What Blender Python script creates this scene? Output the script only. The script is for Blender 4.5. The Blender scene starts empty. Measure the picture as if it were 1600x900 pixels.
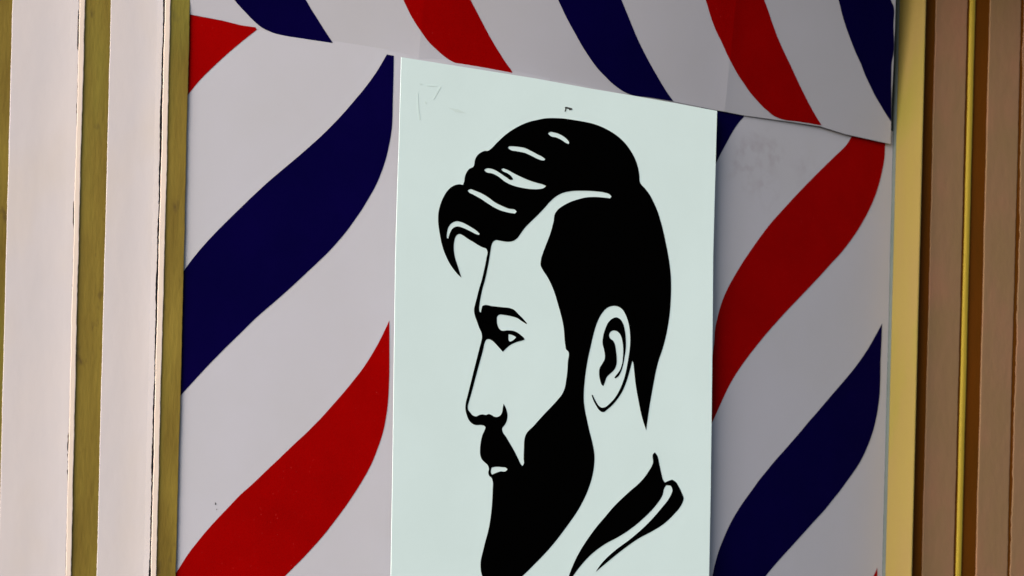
import bpy, math, random
from mathutils import Vector, Matrix
random.seed(7)
S = bpy.context.scene
COL = S.collection

# ---------------------------------------------------------------- camera
F = 4444.0                       # focal length in photo pixels (1600 wide)
YAW = math.radians(28.0); ROLL = math.radians(1.42); H = 987.0; DEPTH = 4.0
fwd = Vector((math.sin(YAW), math.cos(YAW), 0)); rgt = Vector((math.cos(YAW), -math.sin(YAW), 0)); up = Vector((0, 0, 1))
Rl = rgt*math.cos(ROLL) + up*math.sin(ROLL)
Ul = up*math.cos(ROLL) - rgt*math.sin(ROLL)
SX = H*math.sin(ROLL)/1600; SY = H*math.cos(ROLL)/1600
def ray(u, v): return Rl*(u-800+SX*1600) + Ul*(450-v+SY*1600) + fwd*F
CENTRE = Vector((0, 0, 2.5))
CAM = CENTRE - ray(800, 450)*(DEPTH/F)
cam = bpy.data.cameras.new('camera'); co = bpy.data.objects.new('camera', cam); COL.objects.link(co)
M = Matrix((Rl, Ul, -fwd)).transposed().to_4x4(); M.translation = CAM
co.matrix_world = M
cam.sensor_width = 36; cam.lens = F*36/1600; cam.shift_x = SX; cam.shift_y = SY
cam.clip_start = 0.05; cam.clip_end = 500
S.camera = co
cam.dof.use_dof = True; cam.dof.aperture_fstop = 6.3; cam.dof.focus_distance = 3.92     # the far right frame goes slightly soft

# ---------------------------------------------------------------- sky, sun, exposure
SUN_EL, SUN_AZ = math.radians(14), math.radians(66)     # azimuth measured to the left of the wall's normal
W = bpy.data.worlds.new('World'); S.world = W; W.use_nodes = True
nt = W.node_tree; bg = nt.nodes['Background']; sky = nt.nodes.new('ShaderNodeTexSky')
sky.sky_type = 'NISHITA'; sky.sun_disc = False; sky.sun_elevation = SUN_EL
sd = Vector((-math.sin(SUN_AZ)*math.cos(SUN_EL), -math.cos(SUN_AZ)*math.cos(SUN_EL), math.sin(SUN_EL)))  # towards the sun
sky.sun_rotation = math.atan2(sd.x, sd.y); sky.air_density = 1.0; sky.dust_density = 3.0; sky.ozone_density = 1.0
nt.links.new(sky.outputs[0], bg.inputs[0]); bg.inputs[1].default_value = 0.05
sun = bpy.data.lights.new('sun', 'SUN'); sun.energy = 1.5; sun.angle = math.radians(55); sun.color = (1, .97, .94)
so = bpy.data.objects.new('sun', sun); COL.objects.link(so); so.rotation_euler = sd.to_track_quat('Z', 'Y').to_euler()
S.view_settings.view_transform = 'Standard'; S.view_settings.look = 'None'
S.view_settings.exposure = 1.75; S.view_settings.gamma = 1

# ---------------------------------------------------------------- helpers
def P(u, v, y=0.0):
    """photo pixel -> point on the vertical plane at depth y (y may be a function of x,z: an inclined sheet)"""
    d = ray(u, v)
    if not callable(y): return CAM + d*((y-CAM.y)/d.y)
    yy = 0.0
    for _ in range(12):
        p = CAM + d*((yy-CAM.y)/d.y); yy = y(p.x, p.z)
    return p
def X(u, y=0.0): return P(u, 450, y).x
ZLO, ZHI = 1.80, 3.20
def tag(o, label=None, cat=None, group=None, kind=None):
    if label: o['label'] = label
    if cat: o['category'] = cat
    if group: o['group'] = group
    if kind: o['kind'] = kind
    return o
def empty(name, loc):
    o = bpy.data.objects.new(name, None); COL.objects.link(o); o.location = loc; o.empty_display_size = .05; return o
def link(name, me, mat, parent=None):
    o = bpy.data.objects.new(name, me); COL.objects.link(o); me.name = name
    if mat: me.materials.append(mat)
    if parent:
        o.parent = parent; me.transform(Matrix.Translation(-parent.location))
    return o
def mesh(name, vs, fs, mat, parent=None, smooth=False):
    me = bpy.data.meshes.new(name); me.from_pydata([tuple(v) for v in vs], [], fs); me.validate(); me.update()
    import bmesh
    bm = bmesh.new(); bm.from_mesh(me); bmesh.ops.recalc_face_normals(bm, faces=bm.faces); bm.to_mesh(me); bm.free()
    if smooth:
        for p in me.polygons: p.use_smooth = True
    return link(name, me, mat, parent)

def smooth_loop(pts, n=5, cos_thr=math.cos(math.radians(52))):
    """closed Catmull-Rom through pts, keeping sharp turns as corners"""
    N = len(pts); pts = [Vector(p) for p in pts]; tan = []; 
    for i in range(N):
        a, b, c = pts[i-1], pts[i], pts[(i+1) % N]
        d1, d2 = b-a, c-b
        if d1.length < 1e-6 or d2.length < 1e-6: tan.append(None); continue
        if d1.normalized().dot(d2.normalized()) < cos_thr: tan.append(None)
        else: tan.append((d1.normalized()*d2.length + d2.normalized()*d1.length).normalized())
    out = []
    for i in range(N):
        a, b = pts[i], pts[(i+1) % N]; L = (b-a).length
        ta, tb = tan[i], tan[(i+1) % N]
        if L < 1e-6: continue
        d = (b-a)/L
        if ta is None and tb is None: out.append(a); continue
        if ta is None: ta = (2*d - tb).normalized()
        if tb is None: tb = (2*d - ta).normalized()
        k = max(2, min(14, int(L/1.2))) if n else 1
        for j in range(k):
            t = j/k; t2, t3 = t*t, t**3
            out.append(a*(2*t3-3*t2+1) + ta*L*(t3-2*t2+t) + b*(-2*t3+3*t2) + tb*L*(t3-t2))
    return out

def fill(name, loops, y, mat, parent, lift=0.0004, thick=0.0002, smooth=True):
    """a cut sheet: outlines traced in photo pixels, laid on the sheet at depth y, with real thickness"""
    cu = bpy.data.curves.new(name, 'CURVE'); cu.dimensions = '2D'; cu.fill_mode = 'BOTH'
    cu.extrude = thick*500; K = 1000.0
    ox, oz = parent.location.x, parent.location.z
    for lp in loops:
        q = smooth_loop(lp) if smooth else [Vector(p) for p in lp]
        s = cu.splines.new('POLY'); s.points.add(len(q)-1); s.use_cyclic_u = True
        for i, p in enumerate(q):
            w = P(p.x, p.y, y); s.points[i].co = ((w.x-ox)*K, (w.z-oz)*K, 0, 1)
    tmp = bpy.data.objects.new(name, cu); COL.objects.link(tmp)
    bpy.context.view_layer.update()
    me = bpy.data.meshes.new_from_object(tmp.evaluated_get(bpy.context.evaluated_depsgraph_get()))
    bpy.data.objects.remove(tmp); bpy.data.curves.remove(cu)
    if callable(y):                       # cut into narrow upright facets so that the sheet can follow its bow
        import bmesh
        bm = bmesh.new(); bm.from_mesh(me); bmesh.ops.remove_doubles(bm, verts=bm.verts, dist=.01)
        xs = [v.co.x for v in bm.verts]; c = math.ceil(min(xs)/12)*12
        while c < max(xs):
            bmesh.ops.bisect_plane(bm, geom=bm.verts[:]+bm.edges[:]+bm.faces[:], plane_co=(c+.013, 0, 0), plane_no=(1, 0, 0), dist=1e-4); c += 12
        bm.to_mesh(me); bm.free()
    for v in me.vertices:
        x, z, t = v.co.x/K + ox, v.co.y/K + oz, v.co.z/K
        yy = y(x, z) if callable(y) else y
        v.co = (x, yy - lift - t, z)
    me.materials.clear(); me.update()
    return link(name, me, mat, parent)

def slab(name, corners, y, thick, mat, parent=None, nx=1):
    """board whose front outline is given in photo pixels (in order); back is thick behind"""
    f = [P(u, v, y) for u, v in corners]; n = len(f)
    b = [p + Vector((0, thick, 0)) for p in f]
    fs = [tuple(range(n)), tuple(range(2*n-1, n-1, -1))] + [(i, (i+1) % n, (i+1) % n + n, i+n) for i in range(n)]
    return mesh(name, f+b, fs, mat, parent)

def wob(amp, seed, step):
    """a hand-cut edge: smooth wobble plus small chips, one value per height step"""
    r = random.Random(seed); ph = [r.uniform(0, 6.28) for _ in range(4)]
    def f(z):
        s = .45*math.sin(z*9+ph[0]) + .3*math.sin(z*31+ph[1]) + .2*math.sin(z*77+ph[2])
        return amp*(s + r.uniform(-.45, .45))
    return f
def profile(name, prof, mat, parent, wobl=None, smooth=False, step=.006):
    """upright moulding: closed profile of (x, y) swept from ZLO to ZHI; wobl = {index: function(z)} shifts that point in x"""
    n = len(prof); vs = []; fs = []
    k = int((ZHI-ZLO)/step) if wobl else 1
    for i in range(k+1):
        z = ZLO + (ZHI-ZLO)*i/k
        cache = {}
        for j, (x, y) in enumerate(prof):
            dx = 0
            if wobl and j in wobl:
                g = wobl[j]
                if id(g) not in cache: cache[id(g)] = g(z)
                dx = cache[id(g)]
            vs.append((x+dx, y, z))
    for i in range(k):
        for j in range(n):
            a, b = i*n+j, i*n+(j+1) % n
            fs.append((a, b, b+n, a+n))
    fs.append(tuple(range(n))); fs.append(tuple(k*n + j for j in reversed(range(n))))
    return mesh(name, vs, fs, mat, parent, smooth)

# ---------------------------------------------------------------- materials
def mat(name, col, rough=.6, spec=.3, var=None, scale=8, stretch=(1, 1, 1), bump=0, bscale=300, coat=0, metallic=0, speck=None, grime=None):
    m = bpy.data.materials.new(name); m.use_nodes = True; t = m.node_tree; b = t.nodes['Principled BSDF']
    b.inputs['Base Color'].default_value = (*col, 1); b.inputs['Roughness'].default_value = rough
    b.inputs['Specular IOR Level'].default_value = spec; b.inputs['Coat Weight'].default_value = coat
    b.inputs['Metallic'].default_value = metallic
    N, L = t.nodes.new, t.links.new
    tc = N('ShaderNodeTexCoord'); mp = N('ShaderNodeMapping'); L(tc.outputs['Object'], mp.inputs[0]); mp.inputs['Scale'].default_value = stretch
    last = None
    if var:
        nz = N('ShaderNodeTexNoise'); nz.inputs['Scale'].default_value = scale; nz.inputs['Detail'].default_value = 6; nz.inputs['Roughness'].default_value = .6
        L(mp.outputs[0], nz.inputs[0])
        rp = N('ShaderNodeValToRGB'); rp.color_ramp.elements[0].position = .32; rp.color_ramp.elements[1].position = .68
        rp.color_ramp.elements[0].color = (*var, 1); rp.color_ramp.elements[1].color = (*col, 1)
        L(nz.outputs[0], rp.inputs[0]); last = rp.outputs[0]
    for (c, sc, lo, hi, st) in ([speck] if speck else []) + ([grime] if grime else []):
        n2 = N('ShaderNodeTexNoise'); n2.inputs['Scale'].default_value = sc; n2.inputs['Detail'].default_value = 4
        m2 = N('ShaderNodeMapping'); L(tc.outputs['Object'], m2.inputs[0]); m2.inputs['Scale'].default_value = st; L(m2.outputs[0], n2.inputs[0])
        mr = N('ShaderNodeMapRange'); mr.inputs[1].default_value = lo; mr.inputs[2].default_value = hi; L(n2.outputs[0], mr.inputs[0])
        mx = N('ShaderNodeMix'); mx.data_type = 'RGBA'; L(mr.outputs[0], mx.inputs[0])
        if last: L(last, mx.inputs[6])
        else: mx.inputs[6].default_value = (*col, 1)
        mx.inputs[7].default_value = (*c, 1); last = mx.outputs[2]
    if last: L(last, b.inputs['Base Color'])
    if bump:
        nb = N('ShaderNodeTexNoise'); nb.inputs['Scale'].default_value = bscale; nb.inputs['Detail'].default_value = 3; L(mp.outputs[0], nb.inputs[0])
        bp = N('ShaderNodeBump'); bp.inputs['Strength'].default_value = bump; bp.inputs['Distance'].default_value = .002
        L(nb.outputs[0], bp.inputs['Height']); L(bp.outputs[0], b.inputs['Normal'])
    return m
V1 = (1, 1, 1)
white_vinyl = mat('white_vinyl', (.375, .382, .455), .42, .3, (.36, .366, .422), 5, bump=.25, bscale=7, speck=((.25, .24, .25), 260, .76, .80, V1))
smudged_vinyl = mat('smudged_vinyl', (.375, .382, .455), .42, .3, (.36, .366, .422), 5, bump=.25, bscale=7)
red_vinyl = mat('red_vinyl', (0.225, 0, 0), .65, .015, (0.19, 0, 0), 9, bump=.06, bscale=60, speck=((.36, .02, .02), 330, .69, .78, V1))
blue_vinyl = mat('blue_vinyl', (0.0013, 0, 0.033), .65, .015, (0.0007, 0, 0.025), 7, bump=.04, bscale=60)
poster_white = mat('poster_white', (.65, .81, .85), .42, .3, (.625, .78, .815), 7, bump=.03, bscale=50)
poster_black = mat('poster_black', (.0006, .0006, .0006), .8, 0)
scuff_grey = mat('scuff_grey', (.59, .735, .755), .7, .1)
white_paint = mat('white_paint', (0.56, 0.52, 0.545), .55, .25, (0.52, 0.495, 0.54), 9, (1, 1, .5), bump=.18, bscale=40,
                  grime=((.54, .475, .43), 5, .52, .80, (1, 1, .6)))
lip_paint = mat('cream_paint', (0.7134, 0.609, 0.5568), .5, .3, (0.6786, 0.5829, 0.5307), 9, (1, 1, .3), bump=.3, bscale=60)
gold_paint = mat('gold_paint', (0.225, 0.165, 0.024), .5, .35, (0.135, 0.09, 0.010), 14, (1.6, 1, .35), bump=.3, bscale=120,
                 speck=((.10, .065, .012), 60, .64, .74, (1, 1, .5)), grime=((.17, .16, .022), 10, .5, .75, (1, 1, .25)))
yellow_paint = mat('yellow_paint', (0.205, 0.160, 0.038), .6, .2, (0.20, 0.145, 0.046), 16, (1, 1, .2), bump=.2, bscale=120,
                   grime=((.17, .16, .022), 9, .5, .72, (1, 1, .35)))
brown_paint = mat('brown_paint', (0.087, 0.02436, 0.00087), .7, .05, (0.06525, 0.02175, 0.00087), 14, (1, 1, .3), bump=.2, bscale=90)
bead_paint = mat('bright_gold_paint', (0.25, 0.185, 0.0174), .6, .2, (0.245, 0.18, 0.0174), 20, (1, 1, .2), bump=.2, bscale=120)
tan_shade = mat('tan_shade', (0.1827, 0.1044, 0.0609), .65, .15, (0.1653, 0.1044, 0.0522), 14, (1, 1, .5), bump=.3, bscale=80,
                grime=((.21, .105, .064), 12, .5, .75, (1, 1, .6)))  # the right frame's shade is put into this tan base colour
gap_dark = mat('gap_black', (.006, .006, .009), .8, .1)  # black strip stands in for the dark inside the open gaps
edge_teal = mat('grey_green_edge', (.05, .08, .075), .5, .3, (.07, .085, .09), 12, (1, 1, .3))
render_grey = mat('grey_render', (.35, .33, .31), .8, .2, (.3, .28, .27), 10)
steel = mat('steel', (.03, .03, .03), .4, .5)

# ---------------------------------------------------------------- sheets behind: their planes
BK = .16             # depth of the wall behind everything
XL, XR = X(285), X(1390)
BZ = .15                     # the top sheet leans out further, shaped to darken it
TZ = .0                     # how far the bowed sheet leans out per metre of height
# slope of the bowed sheet from its left edge to its right edge: it swells forward behind the poster and falls back to the right, shaped so the light fades that way
SL = [(X(285), -.13), (X(560), -.10), (X(720), .0), (X(850), .06), (X(1120), .19), (X(1390), .225)]
def slope(x):
    if x <= SL[0][0]: return SL[0][1]
    for (a, p), (b, q) in zip(SL, SL[1:]):
        if x <= b: return p + (q-p)*(x-a)/(b-a)
    return SL[-1][1]
_N = 400; _tab = [0.0]
for _i in range(_N): _tab.append(_tab[-1] + slope(XL + (XR-XL)*(_i+.5)/_N)*(XR-XL)/_N)
_drift = 0.0
def bow(x):
    t = (x-XL)/(XR-XL); tt = max(0, min(.99999, t))*_N; i = int(tt); f = tt-i
    y = _tab[i]*(1-f) + _tab[i+1]*f - _drift*tt/_N
    if t < 0: y += (x-XL)*(SL[0][1]-_drift/(XR-XL))
    if t > 1: y += (x-XR)*(SL[-1][1]-_drift/(XR-XL))
    return y
def left_plane(x, z): return bow(x) - TZ*(z-2.5) - .006
right_plane = left_plane
C1, C2 = X(627), X(1122)
_a, _b = P(300, 23), P(1380, 222.5)
def zseam(x): return _a.z + (_b.z-_a.z)*(x-_a.x)/(_b.x-_a.x)
def band_plane(x, z): return left_plane(x, z) - .0015 - BZ*(z-zseam(x)) - .0012*sum(math.exp(-abs(x-c)/.025) for c in (C1, C2))
P0X, P1X = X(612), X(1112)
PK = .10; PY0 = min(left_plane(P0X + (P1X-P0X)*i/20, 2.78) - PK*(P1X-P0X)*i/20 for i in range(21)) - .009
# print('GAPS', [round(left_plane(P0X+(P1X-P0X)*i/4, 2.6)-PY0-PK*(P1X-P0X)*i/4, 4) for i in range(5)])
def POST(x, z): return PY0 + PK*(x-P0X)      # front of the white poster board, a flat plane turned a little

wall = mesh('shopfront_wall', [(x, y, z) for x in (X(-250), X(1850)) for y in (BK, BK+.08) for z in (ZLO, ZHI)],
            [(0, 1, 3, 2), (4, 6, 7, 5), (0, 4, 5, 1), (2, 3, 7, 6), (0, 2, 6, 4), (1, 5, 7, 3)], render_grey)
tag(wall, 'flat grey wall hidden behind the striped sheets and the frames', 'wall')

SEAM = [(296.3, 22.4), (347, 32), (400, 45.3), (441, 55), (480, 61.8), (520, 68.4), (605, 84.8), (627, 88.8), (717, 103), (800, 117.5),
        (900, 134), (985, 148), (1051, 158.5), (1121, 172.6), (1162, 180.3), (1200, 185.5), (1240, 191), (1282, 197.5), (1320, 209.5), (1382, 223), (1391.5, 225)]
blocker = mesh('light_blocker', [(x, y, z) for x in (X(-250), X(1850)) for y in (-.20, BK) for z in (ZHI+.002, ZHI+.05)],
              [(0, 1, 3, 2), (4, 6, 7, 5), (0, 4, 5, 1), (2, 3, 7, 6), (0, 2, 6, 4), (1, 5, 7, 3)], render_grey)  # added board, never in view, dims the upper part
tag(blocker, 'plain canopy added out of view to shade the striped sheets and frames', 'blocker')
# left sheet
pl = empty('striped_sheet', P(440, 500)); tag(pl, 'tall striped sheet left of the poster, one blue and two red slanting stripes on white', 'striped sheet', 'barber pole striped sheets')
fill('backing_sheet', [[(262, 1090), (262, 12), (860, 120), (860, 1090)]], left_plane, white_vinyl, pl, 0, .0001, smooth=False)
fill('red_stripe', [[(262, 12), (294.5, 20), (347, 30), (399.5, 43.5), (401, 46.5), (385, 59), (368, 73), (350, 88.5), (335, 102.5), (320, 117), (307.5, 130.5), (292, 150.5), (262, 195)]], left_plane, red_vinyl, pl)
B1 = [(604.3, 85.2), (615, 87.2), (614.5, 120), (613.7, 150), (613, 180), (612, 200), (608, 225), (603.5, 245), (597.5, 264), (585, 293.5), (575, 311), (566, 326), (555, 342), (542.5, 359.5), (528, 377), (512.5, 394),
      (496, 410), (480, 425), (453.7, 449.5), (430, 470.5), (400, 496.5), (375, 521), (350, 545.5), (325, 571), (300, 598), (283, 617), (262, 645), (262, 458), (287.5, 422.5), (300, 405.5), (312.5, 390), (330, 370.5), (350, 350), (375, 325.5),
      (400, 301.5), (422, 281.5), (445, 262), (467, 243.5), (488.7, 224.5), (505, 209.5), (519, 195.5), (531, 183), (544, 168.5), (555, 155.5), (568, 140), (579, 125.5), (590, 109.5), (600, 92.5)]
fill('blue_stripe', [B1], left_plane, blue_vinyl, pl)
R1 = [(608, 501), (608.2, 540), (607.5, 600), (605, 637), (602, 657), (598.7, 673), (590, 700), (580, 725), (562.5, 756.5), (553, 771.5), (544, 785), (525, 811), (512, 828), (500, 842.5), (487, 857), (475, 870),
      (459, 886), (445, 900), (410, 934), (375, 969), (340, 1006), (300, 1054), (262, 1100), (262, 913), (279, 889), (287, 876), (295, 864), (307, 848.5), (320, 832.5), (335, 815.5), (355, 794.5), (375, 773.5), (388, 762), (401, 750), (417, 734.5), (433, 719.5), (449, 704), (465, 689), (478, 677), (490, 665), (505, 649.5), (520, 632.5), (538, 612), (553, 593.5), (567, 575.5), (576.8, 560.5), (586.5, 544.3), (594.5, 529.5), (600.8, 516.5)]
fill('red_stripe', [R1], left_plane, red_vinyl, pl)
# right sheet
pr = empty('striped_sheet', P(1250, 550)); tag(pr, 'narrow shaded striped sheet right of the poster, ending at the yellow strip', 'striped sheet', 'barber pole striped sheets')
fill('backing_sheet', [[(861, 1090), (861, 125), (1396, 205), (1390, 450), (1383, 780), (1376, 1090)]], right_plane, smudged_vinyl, pr, 0, .0001, smooth=False)
fill('blue_stripe', [[(1095, 162), (1130, 170), (1163, 178), (1162.5, 181), (1156, 189), (1149, 198.5), (1141, 212), (1134, 225), (1127, 238), (1120, 252), (1095, 310)]], right_plane, blue_vinyl, pr)
fill('red_stripe', [[(1333, 208), (1383, 218), (1382.6, 232), (1381.7, 246), (1380, 258), (1377.5, 270), (1373, 288), (1367.5, 305), (1360, 323), (1350, 342.5), (1339, 361), (1325, 381), (1313, 396), (1300, 410),
      (1282, 430), (1263.2, 450), (1245, 469), (1225, 490), (1212, 504.5), (1200, 518), (1190, 530), (1180, 542.5), (1168, 558), (1157.5, 572.5), (1148, 587), (1140, 601), (1132, 617), (1125, 632.5), (1114, 657), (1090, 700), (1090, 610), (1108, 575),
      (1115.5, 537.5), (1117.5, 512.5), (1121, 496), (1125, 481), (1130, 466), (1137.5, 449.5), (1150, 427), (1160, 410.5), (1170, 395.5), (1184, 375.5), (1200, 354), (1225, 325.5), (1250, 298.5), (1266, 282),
      (1282.5, 265.5), (1303, 245.5), (1323.7, 224.5)]], right_plane, red_vinyl, pr)
fill('blue_stripe', [[(1378, 505.5), (1377, 535), (1375.7, 562.5), (1375, 600), (1374.2, 616), (1372.5, 631), (1368.5, 655), (1363.7, 674), (1355, 698), (1342.5, 723.5), (1333, 738), (1322.5, 752.5), (1312, 767), (1300, 782),
      (1288, 797), (1275, 811), (1257, 831), (1237.5, 852.5), (1218, 874), (1200, 895), (1185, 915), (1165, 948), (1140, 990), (1105, 1050), (1095, 1000), (1106, 930), (1113, 900), (1115.5, 888), (1118.7, 875), (1123.5, 859), (1130, 842.5), (1139, 822),
      (1150, 802), (1162, 783.5), (1175, 765.5), (1187, 749), (1200, 733), (1212, 718.5), (1225, 704), (1238, 689), (1251, 674), (1263, 659.5), (1275, 646), (1300, 616.5), (1313, 601.5), (1325, 587.5),
      (1337, 572.5), (1347.5, 558), (1357, 543.5), (1365, 529.5)]], right_plane, blue_vinyl, pr)
fill('red_stripe', [[(1370.5, 887), (1370.2, 930), (1368, 985), (1345, 1040), (1310, 1085), (1150, 1085), (1215, 1020), (1262, 985), (1310, 965), (1337, 938), (1353, 918), (1364, 901)]], right_plane, red_vinyl, pr)
# a few faint smudges under the seam on this sheet, each with its own soft outline
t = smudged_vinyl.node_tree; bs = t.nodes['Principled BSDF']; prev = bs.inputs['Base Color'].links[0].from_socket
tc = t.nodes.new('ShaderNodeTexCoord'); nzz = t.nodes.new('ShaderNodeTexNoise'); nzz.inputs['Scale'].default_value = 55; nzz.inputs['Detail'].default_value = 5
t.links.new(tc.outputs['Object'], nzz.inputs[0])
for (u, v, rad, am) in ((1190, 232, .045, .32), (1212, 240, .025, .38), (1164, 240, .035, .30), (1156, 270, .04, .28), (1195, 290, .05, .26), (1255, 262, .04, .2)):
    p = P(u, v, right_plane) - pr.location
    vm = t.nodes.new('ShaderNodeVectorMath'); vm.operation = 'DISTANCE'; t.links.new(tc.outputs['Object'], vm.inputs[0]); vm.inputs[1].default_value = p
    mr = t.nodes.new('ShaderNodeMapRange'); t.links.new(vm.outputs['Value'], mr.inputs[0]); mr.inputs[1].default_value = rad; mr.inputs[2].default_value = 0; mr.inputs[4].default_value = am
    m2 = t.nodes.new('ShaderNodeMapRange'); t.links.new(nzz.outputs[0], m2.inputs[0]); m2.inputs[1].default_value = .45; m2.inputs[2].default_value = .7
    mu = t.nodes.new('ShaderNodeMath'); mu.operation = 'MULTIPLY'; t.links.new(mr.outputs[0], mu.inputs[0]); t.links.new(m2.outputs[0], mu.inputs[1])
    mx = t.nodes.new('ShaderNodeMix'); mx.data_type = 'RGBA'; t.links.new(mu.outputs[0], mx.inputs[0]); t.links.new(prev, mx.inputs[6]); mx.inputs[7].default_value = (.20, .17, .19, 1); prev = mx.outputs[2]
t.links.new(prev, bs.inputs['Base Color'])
for q in ([(336, 785), (337.4, 785.5), (337.2, 789), (335.8, 788.6)], [(338, 795), (339, 795.3), (338.8, 797), (337.9, 796.8)]):
    fill('dirt_mark', [q], left_plane, steel, pl, .0004, .0001, smooth=False)
# top sheet, creased where it passes over the poster's two sides
pt = empty('striped_sheet', P(850, 60)); tag(pt, 'wide striped sheet across the top, its slanting lower edge above the poster', 'striped sheet', 'barber pole striped sheets')
top = [(1393.5, 150), (1396, 100), (1398, 50), (1399.5, 0), (1403, -150), (1122, -200), (628, -290), (306, -350)]
fill('backing_sheet', [SEAM + top], band_plane, white_vinyl, pt, 0, .0001, smooth=False)
fill('blue_stripe', [[(366, 0), (375, 10.5), (385, 21), (392, 28.5), (400, 36), (408, 42.5), (417.5, 47.5), (430, 52.5), (441, 55.2), (475, 60.8), (520.5, 68), (507.5, 48.5), (495, 28.7), (486, 14.5), (477.5, 0), (440, -70), (405, -150), (390, -200), (290, -220), (300, -130), (340, -40)]], band_plane, blue_vinyl, pt)
fill('red_stripe', [[(630, 0), (643.7, 27.5), (652, 41), (660, 52.5), (671, 67), (682.5, 78), (692, 86.5), (702.5, 94), (717.5, 101), (735, 105.5), (765, 110.5), (801.5, 116.5), (800, 112.5), (791, 99.5), (782.5, 86.5), (765, 57.5), (750, 29), (735, 0), (700, -80), (665, -200), (545, -220), (575, -120), (607, -45)]], band_plane, red_vinyl, pt)
fill('blue_stripe', [[(872, 0), (885, 27.5), (900, 55), (908, 69.5), (917.5, 84.5), (926, 97), (935, 108.7), (945, 119), (955, 129), (965, 137), (975, 143.5), (985, 147.8), (1015, 152.3), (1052, 158.3), (1041, 143), (1030, 125), (1010, 89.5), (995, 59), (982.5, 28.7), (970.7, 0), (935, -90), (905, -200), (790, -220), (820, -120), (850, -48)]], band_plane, blue_vinyl, pt)
fill('red_stripe', [[(1102.5, 0), (1112.5, 32.5), (1119, 49), (1127.5, 66), (1136, 85), (1145, 102.5), (1153, 117), (1162.5, 131), (1171, 143.5), (1180, 154), (1192.5, 167.5), (1200, 174), (1208, 180.5), (1217.5, 185), (1250, 190.3), (1283.5, 196), (1270, 173.7), (1252.5, 140), (1235, 102.5), (1217.5, 65), (1206, 35), (1200, 17), (1193.7, 0), (1160, -110), (1140, -200), (1040, -220), (1065, -110), (1087, -42)]], band_plane, red_vinyl, pt)
fill('blue_stripe', [[(1310, 0), (1317.5, 29), (1330, 65), (1337, 82.5), (1345, 100), (1352, 118), (1360, 135), (1367, 149.5), (1375, 163), (1383, 176.5), (1392, 190), (1392.5, 160), (1392.5, 120), (1393.5, 95), (1395.5, 85), (1395.8, 40), (1395.2, 8), (1391.5, 0), (1385, -60), (1375, -140), (1270, -150), (1285, -80)]], band_plane, blue_vinyl, pt)

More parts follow.
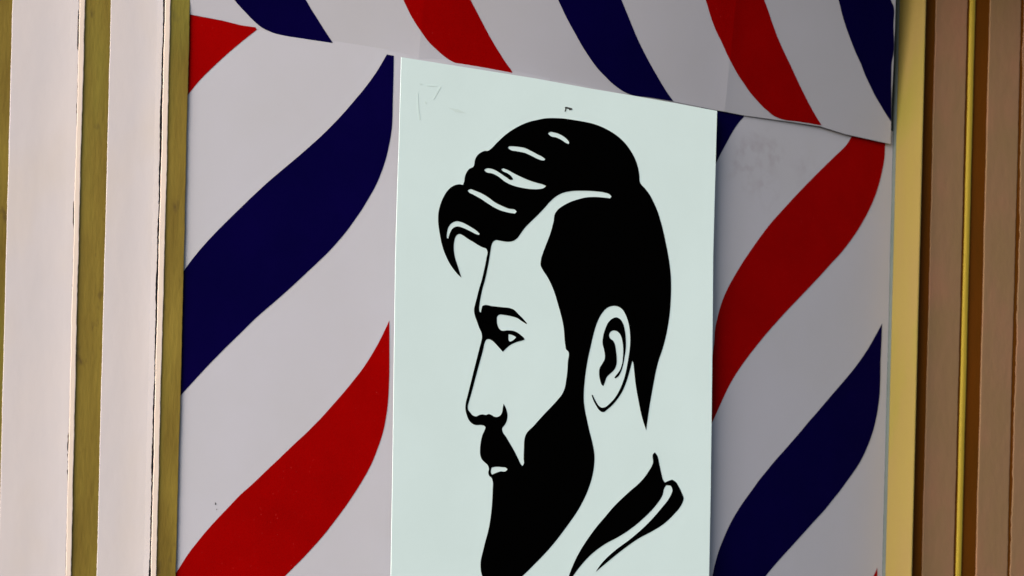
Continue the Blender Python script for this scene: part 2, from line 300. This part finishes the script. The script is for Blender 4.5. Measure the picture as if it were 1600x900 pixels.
# ---------------------------------------------------------------- poster
po = empty('portrait_poster', P(865, 500, POST)); tag(po, 'pale mint poster board printed with a black bearded man in profile', 'poster')
slab('board', [(609, 1010), (611, 900), (614.3, 690), (616.5, 520), (618.2, 400), (621, 300), (623.6, 225), (627.3, 89.2), (717, 103.5), (837, 122.5), (925, 138.7), (985, 148.7), (1055, 161), (1120.5, 173.2), (1117.2, 290), (1114.3, 400), (1113.6, 500), (1112, 640), (1110.5, 760), (1108, 900), (1106.5, 1010)], POST, .0013, poster_white, po)
HEAD = [(840, 187.3), (850, 185.2), (865, 184.5), (880, 185.2), (895, 187.3), (910, 189.8), (925, 193), (940, 198.3), (952, 204.3), (965, 213), (977, 224.3), (985, 235.3), (992, 248), (996, 259.5), (998.6, 272), (1000.3, 286),
 (1008, 295), (1015, 304.5), (1021.5, 317), (1027.5, 331), (1032, 345.5), (1036.3, 362), (1040.2, 380), (1043.7, 398), (1046.3, 415), (1048, 432), (1048.4, 450), (1047.8, 470), (1046.6, 487), (1044, 506), (1040, 527), (1034, 548.5), (1029.6, 561), (1024.5, 581), (1020.5, 602), (1016, 627), (1012.5, 650), (1009.5, 672),
 (1002, 648), (997.5, 626), (993, 600), (990.5, 577), (989.3, 567), (988, 563.5), (986.7, 568), (983, 582), (978, 598), (972, 612), (965, 623), (956, 633.5), (948, 640.5), (943.5, 643.7), (940, 643.7), (937, 641.7), (931, 633.3), (926, 623), (924.3, 617), (926.2, 617.3),
 (931, 627.5), (936, 634.5), (940, 637), (945, 636.3), (952, 631), (960, 622.5), (967, 611), (972, 600), (976, 588), (979, 575), (981.5, 561), (983.2, 550), (984.4, 538), (984.5, 525), (983.3, 512), (980.5, 500), (976.5, 490), (971, 482.3), (965, 478.8), (959, 477.9), (952, 479.2), (946, 483),
 (940, 490), (934.5, 500), (930, 512), (926, 527), (922.3, 543.5), (918.6, 560), (916, 575), (913.6, 593), (912.2, 610), (912, 625), (913.5, 639), (916.7, 655), (921, 674.5), (925.5, 692), (928.6, 712), (926.3, 739.5), (918.7, 765), (905, 793.5), (885, 823), (860, 855), (832.5, 884), (817.5, 898.7),
 (803, 911), (788, 920), (772, 921), (759, 910), (752.5, 897.5), (750.7, 882.5), (756, 855), (763.7, 825), (768, 795), (769.7, 765), (769.8, 753), (768, 747), (763.8, 742.7), (762.9, 738.5), (763.7, 732), (762, 727), (757, 722.2), (752.5, 717.3), (750.3, 711), (750, 702), (751.2, 690), (753.6, 680),
 (757.3, 671.5), (758.5, 667.8), (757, 665.6), (753, 664.3), (741, 663.5), (736, 660.5), (732, 655.5), (729, 648), (727, 638.5), (727.8, 629), (730.5, 618), (735, 600), (740.7, 577), (745, 560), (749, 544), (751.7, 534), (753, 527), (752.3, 520.5), (749, 513), (745, 502), (741.5, 491.5), (740.6, 484),
 (742, 476.5), (744.2, 468), (748.5, 451), (752, 439.5), (756, 423), (760, 403), (761.4, 392.5), (760, 389), (754, 386.5), (748, 383.5), (740, 378.5), (730, 372.5), (723, 367.7), (718, 365.6), (714, 367), (711, 371.5), (709.3, 379), (709, 391), (710.7, 402), (715, 416), (720.7, 433.7), (717, 430.5), (709, 421.3),
 (702, 411), (696, 398.5), (691, 384.5), (688, 371), (685.8, 358), (684.5, 345), (684.9, 333), (688, 319.5), (693, 307.5), (699, 298), (706, 291.7), (713, 288.6), (723.3, 288.9), (725.2, 283.5), (726.2, 276.5), (728.5, 270), (732.5, 264.3), (739.6, 260.3), (742, 250), (745, 243.6), (750, 239), (757, 235.9), (763, 235.4), (767, 232.5), (776, 223.3), (788, 212), (802, 202), (815, 195), (828, 190)]
FACE = [(766.5, 390), (768, 382.5), (770.5, 377.5), (774, 375.2), (780, 375.8), (788, 377.3), (795, 377.7), (802, 376.2), (808, 372), (813, 365.5), (819, 357), (826, 349.5), (840, 336), (850, 325.5), (860, 314.3), (870, 306), (880, 301.2), (892, 298.7), (910, 298), (930, 298.9), (944, 300.7), (952, 303.5), (955.3, 307.3), (953, 310), (945, 309), (930, 307.8), (916, 308.5), (904, 311.2), (890, 316), (880, 321.3), (872, 327), (867, 334), (864.8, 346),
 (859.5, 365.5), (851.3, 387), (845, 407), (844.7, 415), (847.5, 421), (855, 432.5), (863.7, 450.5), (872.5, 478), (880, 508), (883.3, 540), (884.5, 546), (887.5, 549), (887.2, 565), (885, 591), (881.3, 609), (878, 616), (870, 626), (850, 647.3), (835, 664), (821, 680.3), (819.4, 686.5), (818.5, 700), (818, 715), (817.6, 726), (816, 728), (814, 726), (810, 718), (804, 706), (796, 692), (790, 682), (786, 676.5), (784.3, 670),
 (789, 663), (792, 656), (792.7, 649), (791.5, 641.5), (789, 635), (786.7, 631), (785.6, 637), (784.4, 644), (782, 648.7), (777, 651.5), (772, 651), (767, 648), (763, 647), (759.5, 648.4), (754, 647.5), (749, 648.3), (744, 650.6), (739, 649.3), (735, 645.2), (731, 639), (730.8, 635), (733, 626), (737, 612), (740.7, 598), (746, 578), (751, 560), (755, 545), (757.5, 534.5), (760, 530.6), (763, 529.8), (768, 531.7), (774, 537), (780, 543.5),
 (785.5, 549.7), (790, 545), (797, 539.3), (806, 534.8), (815, 532.3), (819.5, 530.7), (819, 529), (814, 524), (807, 519), (802, 517), (794, 516.2), (782, 515.8), (779.7, 513.5), (777.3, 508.5), (776.2, 500), (777, 494), (780, 491.8), (788, 492.2), (798, 494), (808, 497), (815, 501.7), (822.3, 506.3), (823.2, 505.3), (818, 499), (810, 491), (802, 483.5), (798, 481.9), (784, 480), (768, 478.2), (757, 476.7), (753.5, 478), (752.2, 483),
 (751.2, 488.5), (749.3, 487), (748.4, 482), (749, 475.5), (750.5, 466), (754, 450), (757, 439.5), (761, 422), (765, 400)]
EYE = [(794.6, 522.3), (800, 523.4), (806.2, 527), (803, 530.5), (797, 533.9), (795, 532.5), (794.2, 527)]
LIP = [(766.8, 734.5), (768, 730.7), (774, 729.3), (784, 729.8), (790, 730.7), (792.8, 733.2), (790, 736.3), (782, 736.6), (775, 738.8), (769, 741.6), (767.2, 739.5)]
H1 = [(856, 208.6), (859, 206.3), (866, 207), (876, 210.6), (884, 216), (889.2, 222), (888.6, 225), (885, 223.9), (879, 220), (870, 215.2), (860, 212.5)]
H2 = [(793.5, 231), (795.2, 228.6), (808, 229), (820, 231.3), (830, 236), (840, 241.3), (848, 245.6), (851.8, 248.7), (850.3, 250.8), (846, 250.5), (840, 248.4), (830, 243.5), (820, 239), (808, 236.5), (796.5, 233.7)]
H3 = [(756.2, 265.7), (759, 263.6), (766, 263.2), (773, 265.6), (782, 271), (791, 277), (799, 281.2), (801.5, 280.3), (799.5, 276.6), (793, 271), (785, 267), (783, 264.6), (786, 262.8), (793, 265.6), (805, 272), (820, 279), (830, 283), (840, 286), (848, 288.2), (853, 290.6), (850, 293.4), (840, 295.6), (830, 295.5), (815, 293.4), (800, 289.4), (789, 284), (780, 277), (770, 271.4), (759, 268.5)]
H4 = [(730.6, 297.8), (734, 295.6), (741, 297.5), (755, 303.6), (765, 310), (773, 316), (785, 322), (795, 326), (805, 328.1), (807.2, 330.7), (804.5, 333.7), (792, 331.7), (780, 328), (770, 323), (762, 318), (750, 310), (739, 304), (732, 300)]
H5 = [(698, 372), (698.5, 362), (701, 354), (704, 350), (708.5, 346.9), (714, 345.6), (720, 346.8), (727, 349.8), (736, 355), (744, 360.2), (749.3, 365.4), (748, 367.2), (744, 366), (734, 361), (723, 356), (715, 353.9), (710, 354.9), (705.5, 359), (702.5, 365), (700.4, 372.8)]
fill('printed_head', [HEAD, FACE, EYE, LIP, H1, H2, H3, H4, H5], POST, poster_black, po, .0003, .00015)
EAR = [(963, 495.9), (969, 499), (973, 505), (976, 516), (977.6, 530), (977.5, 546), (975.5, 559), (973.2, 571), (970, 581), (966, 588), (961.5, 591.2), (959.8, 590), (962, 587), (968, 579), (971.5, 570), (973.1, 559), (973.6, 546), (972.6, 535), (970.5, 526), (967, 520), (963, 517.2), (958, 516.4), (953.5, 518.8),
 (951.5, 523.5), (953, 528.5), (958, 532.6), (960.5, 538), (962.4, 549), (963.4, 560), (963.1, 569), (960, 577), (953, 584), (948, 589), (945, 597), (942.6, 603.2), (940, 601), (937.5, 594), (936, 585), (937, 575), (941, 568), (944.4, 561.5), (945, 556), (944, 548), (941.3, 536), (942, 527), (945.5, 514), (951, 503), (957, 497.6)]
fill('printed_ear_mark', [EAR], POST, poster_black, po, .0003, .00015)
COLLAR = [(1023, 706.8), (1026.2, 711), (1030, 725), (1033.7, 742), (1036, 750), (1038.7, 754), (1044, 751.5), (1050, 749.4), (1056, 753.5), (1061, 761.5), (1065, 770), (1068, 778.8), (1065, 787.8), (1052.5, 804), (1035, 820), (1018, 830.5), (1000, 840), (970, 861), (945, 881.5), (931, 893.3), (940, 880), (948, 871.5), (960, 860.7), (985, 842), (1012.5, 817.5), (1035, 792), (1043, 782), (1048, 773.5), (1050.5, 765), (1047.5, 758.8), (1041, 758), (1038, 762.5), (1035, 773.5),
 (1025, 789), (1005, 810), (980, 830), (964, 840), (947.5, 848.7), (935, 857), (925, 865), (910, 880.5), (896, 898.7), (884, 918), (878, 932), (876, 930), (882, 915), (889, 899), (892.5, 889.5), (905, 863), (920, 839.5), (933, 822), (947.5, 805), (958, 792.5), (970, 780.5), (984, 767.5), (997.5, 756), (1005, 748), (1012.5, 737.7), (1020, 723.5), (1020.7, 709)]
fill('printed_collar', [COLLAR], POST, poster_black, po, .0003, .00015)
fill('staple_mark', [[(882.4, 167.3), (885, 167), (893.5, 169.2), (894.3, 171.4), (889.5, 172.3), (888.5, 170.2), (884.8, 169.6), (883.8, 174.3), (882, 174.4), (883, 170)]], POST, steel, po, .0003, .0003, smooth=False)
for q in ([(652, 145), (653.2, 145), (654.5, 170), (657, 187), (655, 187.5), (652.5, 172)], [(687.5, 135), (689, 136), (683, 147), (678, 156), (677, 155), (681, 146)], [(655, 130), (660, 131), (659, 132.2), (655.5, 131.8)],
          [(700, 168), (716, 171), (728, 177), (712, 175)], [(664, 158), (667, 160), (666, 163), (663.5, 161)], [(666, 133), (683, 134.5), (683, 135.5), (668, 135)]):
    fill('scuff_mark', [q], POST, scuff_grey, po, .0002, .00008, smooth=False)
for (u, v) in ((660, 200), (1080, 260), (650, 800), (1075, 850)):
    p = P(u, v, POST); yp = POST(p.x, p.z)
    r, n = .012, 20
    vs = [(p.x+r*math.cos(6.283*i/n), y, p.z+r*math.sin(6.283*i/n)) for y in (yp+.005, left_plane(p.x, p.z)-.0003) for i in range(n)]
    mesh('spacer', vs, [tuple(range(n)), tuple(reversed(range(n, 2*n)))] + [(i, (i+1) % n, (i+1) % n+n, i+n) for i in range(n)], steel, po)

# ---------------------------------------------------------------- left frame: white boards, gold strips
fl = empty('window_frame', (X(130), 0, ZLO)); tag(fl, 'white painted frame with gold strips along the left side of the striped sheet', 'frame')
YF = -.012
def board(name, u0, u1, yf, yb, m, parent, edge_l=None, edge_r=None, rnd=.004, amp=0, seeds=(1, 2)):
    x0, x1 = X(u0, yf), X(u1, yf); r = min(rnd, (x1-x0)*.3)
    pr = [(x0, yb), (x0, yf+r), (x0+r*.3, yf+r*.3), (x0+r, yf), (x1-r, yf), (x1-r*.3, yf+r*.3), (x1, yf+r), (x1, yb)]
    wl = None
    if amp:
        a, b = wob(amp, seeds[0], 1), wob(amp, seeds[1], 1)
        wl = {0: a, 1: a, 2: a, 3: a, 4: b, 5: b, 6: b, 7: b}
    return profile(name, pr, m, parent, wl)
board('gold_strip', -90, 10, YF+.0026, BK, gold_paint, fl, rnd=.001, amp=.0008, seeds=(1, 2))
board('gold_strip', 121.0, 164, YF+.0026, BK, gold_paint, fl, rnd=.001, amp=.0008, seeds=(3, 4))
board('gold_strip', 255.0, 286.5, YF+.0022, BK, gold_paint, fl, rnd=.001, amp=.0005, seeds=(5, 6))
board('white_board', -220, -91, YF, BK, white_paint, fl)
def wide(u0, u1, gap, seed, nm):
    # board with a joint on its right: the joint is a real slot, closed where paint has filled it
    x0, x1 = X(u0, YF), X(u1, YF); r = .0012
    a = wob(.0004, seed, 1); rr = random.Random(seed+50)
    b = (lambda z: gap(z))
    q = YF+.0022; w = x1-x0
    prf = [(x0, BK), (x0, q+.001), (x0+.0012, q), (x0+w*.4, q)] + [(x0+w*(.4+.6*i/14), q-.0020*(i/14)**2.2) for i in range(1, 12)] + [(x1, YF+.0002), (x1, BK)]
    profile(nm, prf, white_paint, fl, {0: a, 1: a, 2: a, 15: b, 16: b}, smooth=False, step=.003)
r1 = random.Random(21); r2 = random.Random(22)
def gap1(z):
    s = math.sin(z*23+1)+.8*math.sin(z*57+2)+.5*math.sin(z*131) + r1.uniform(-.5, .5)
    return -.0017*max(0, min(1, (s-.55+.55*math.tanh((z-2.55)*6))*1.2)) - .00003
def gap2(z):
    s = .25*math.sin(z*29)+.2*math.sin(z*83+1) + r2.uniform(-.25, .25)
    return -.0024*(.85+s*.6)
wide(8.5, 113.2, gap1, 11, 'white_board')
wide(162.5, 246.2, gap2, 12, 'white_board')
board('gap_dark_strip', 109, 114.5, YF+.0006, BK-.001, gap_dark, fl, rnd=.0005)
board('gap_dark_strip', 240, 247.6, YF+.0006, BK-.001, gap_dark, fl, rnd=.0005)
board('cream_lip', 113.3, 121.8, YF-.0001, BK+.0005, lip_paint, fl, rnd=.0009, amp=.0006, seeds=(7, 8))
board('cream_lip', 246.8, 255.8, YF-.0001, BK+.0005, lip_paint, fl, rnd=.0009, amp=.0006, seeds=(9, 10))

# ---------------------------------------------------------------- right frame: yellow reveal, boards toned tan for shade
fr = empty('window_frame', (X(1480), 0, ZLO)); tag(fr, 'frame with shade put into its tan boards, brown grooves and a yellow strip along the right side of the striped sheet', 'frame')
ye = P(1391, 450, left_plane).y; yf = ye-.052       # depth of the sheet where it meets this frame
xa, xb = X(1395.5, ye-.006), X(1435.5, yf)
profile('yellow_strip', [(xa, BK), (xa, ye-.006), (xa+.002, ye-.012), (xb-.0015, yf+.0003), (xb, yf), (xb+.0015, yf+.001), (xb+.0015, BK)], yellow_paint, fr, {3: wob(.0002, 31, 1)})
xs = X(1390.3, ye-.002)
profile('edge_strip', [(xs, BK), (xs, ye-.002), (xs+.004, ye-.005), (xa+.001, ye-.005), (xa+.001, BK)], edge_teal, fr, {1: wob(.0005, 33, 1)})  # narrow grey-green strip beside the yellow reveal
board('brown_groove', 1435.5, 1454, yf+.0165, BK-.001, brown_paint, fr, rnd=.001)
board('shade_tan_board', 1452.3, 1501.5, yf+.0145, BK-.0005, tan_shade, fr, rnd=.0012, amp=.0006, seeds=(34, 35))
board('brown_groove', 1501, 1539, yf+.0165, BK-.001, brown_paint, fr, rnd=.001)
board('gold_bead', 1506.5, 1514.5, yf+.0125, BK, bead_paint, fr, rnd=.003, amp=.0003, seeds=(36, 37))
board('shade_tan_board', 1536.5, 1585, yf+.0145, BK-.0005, tan_shade, fr, rnd=.0012, amp=.0006, seeds=(38, 39))
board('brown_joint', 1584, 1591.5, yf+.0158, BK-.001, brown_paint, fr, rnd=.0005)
board('shade_tan_board', 1590.5, 1760, yf+.0145, BK, tan_shade, fr, rnd=.0012, amp=.0016, seeds=(40, 41))
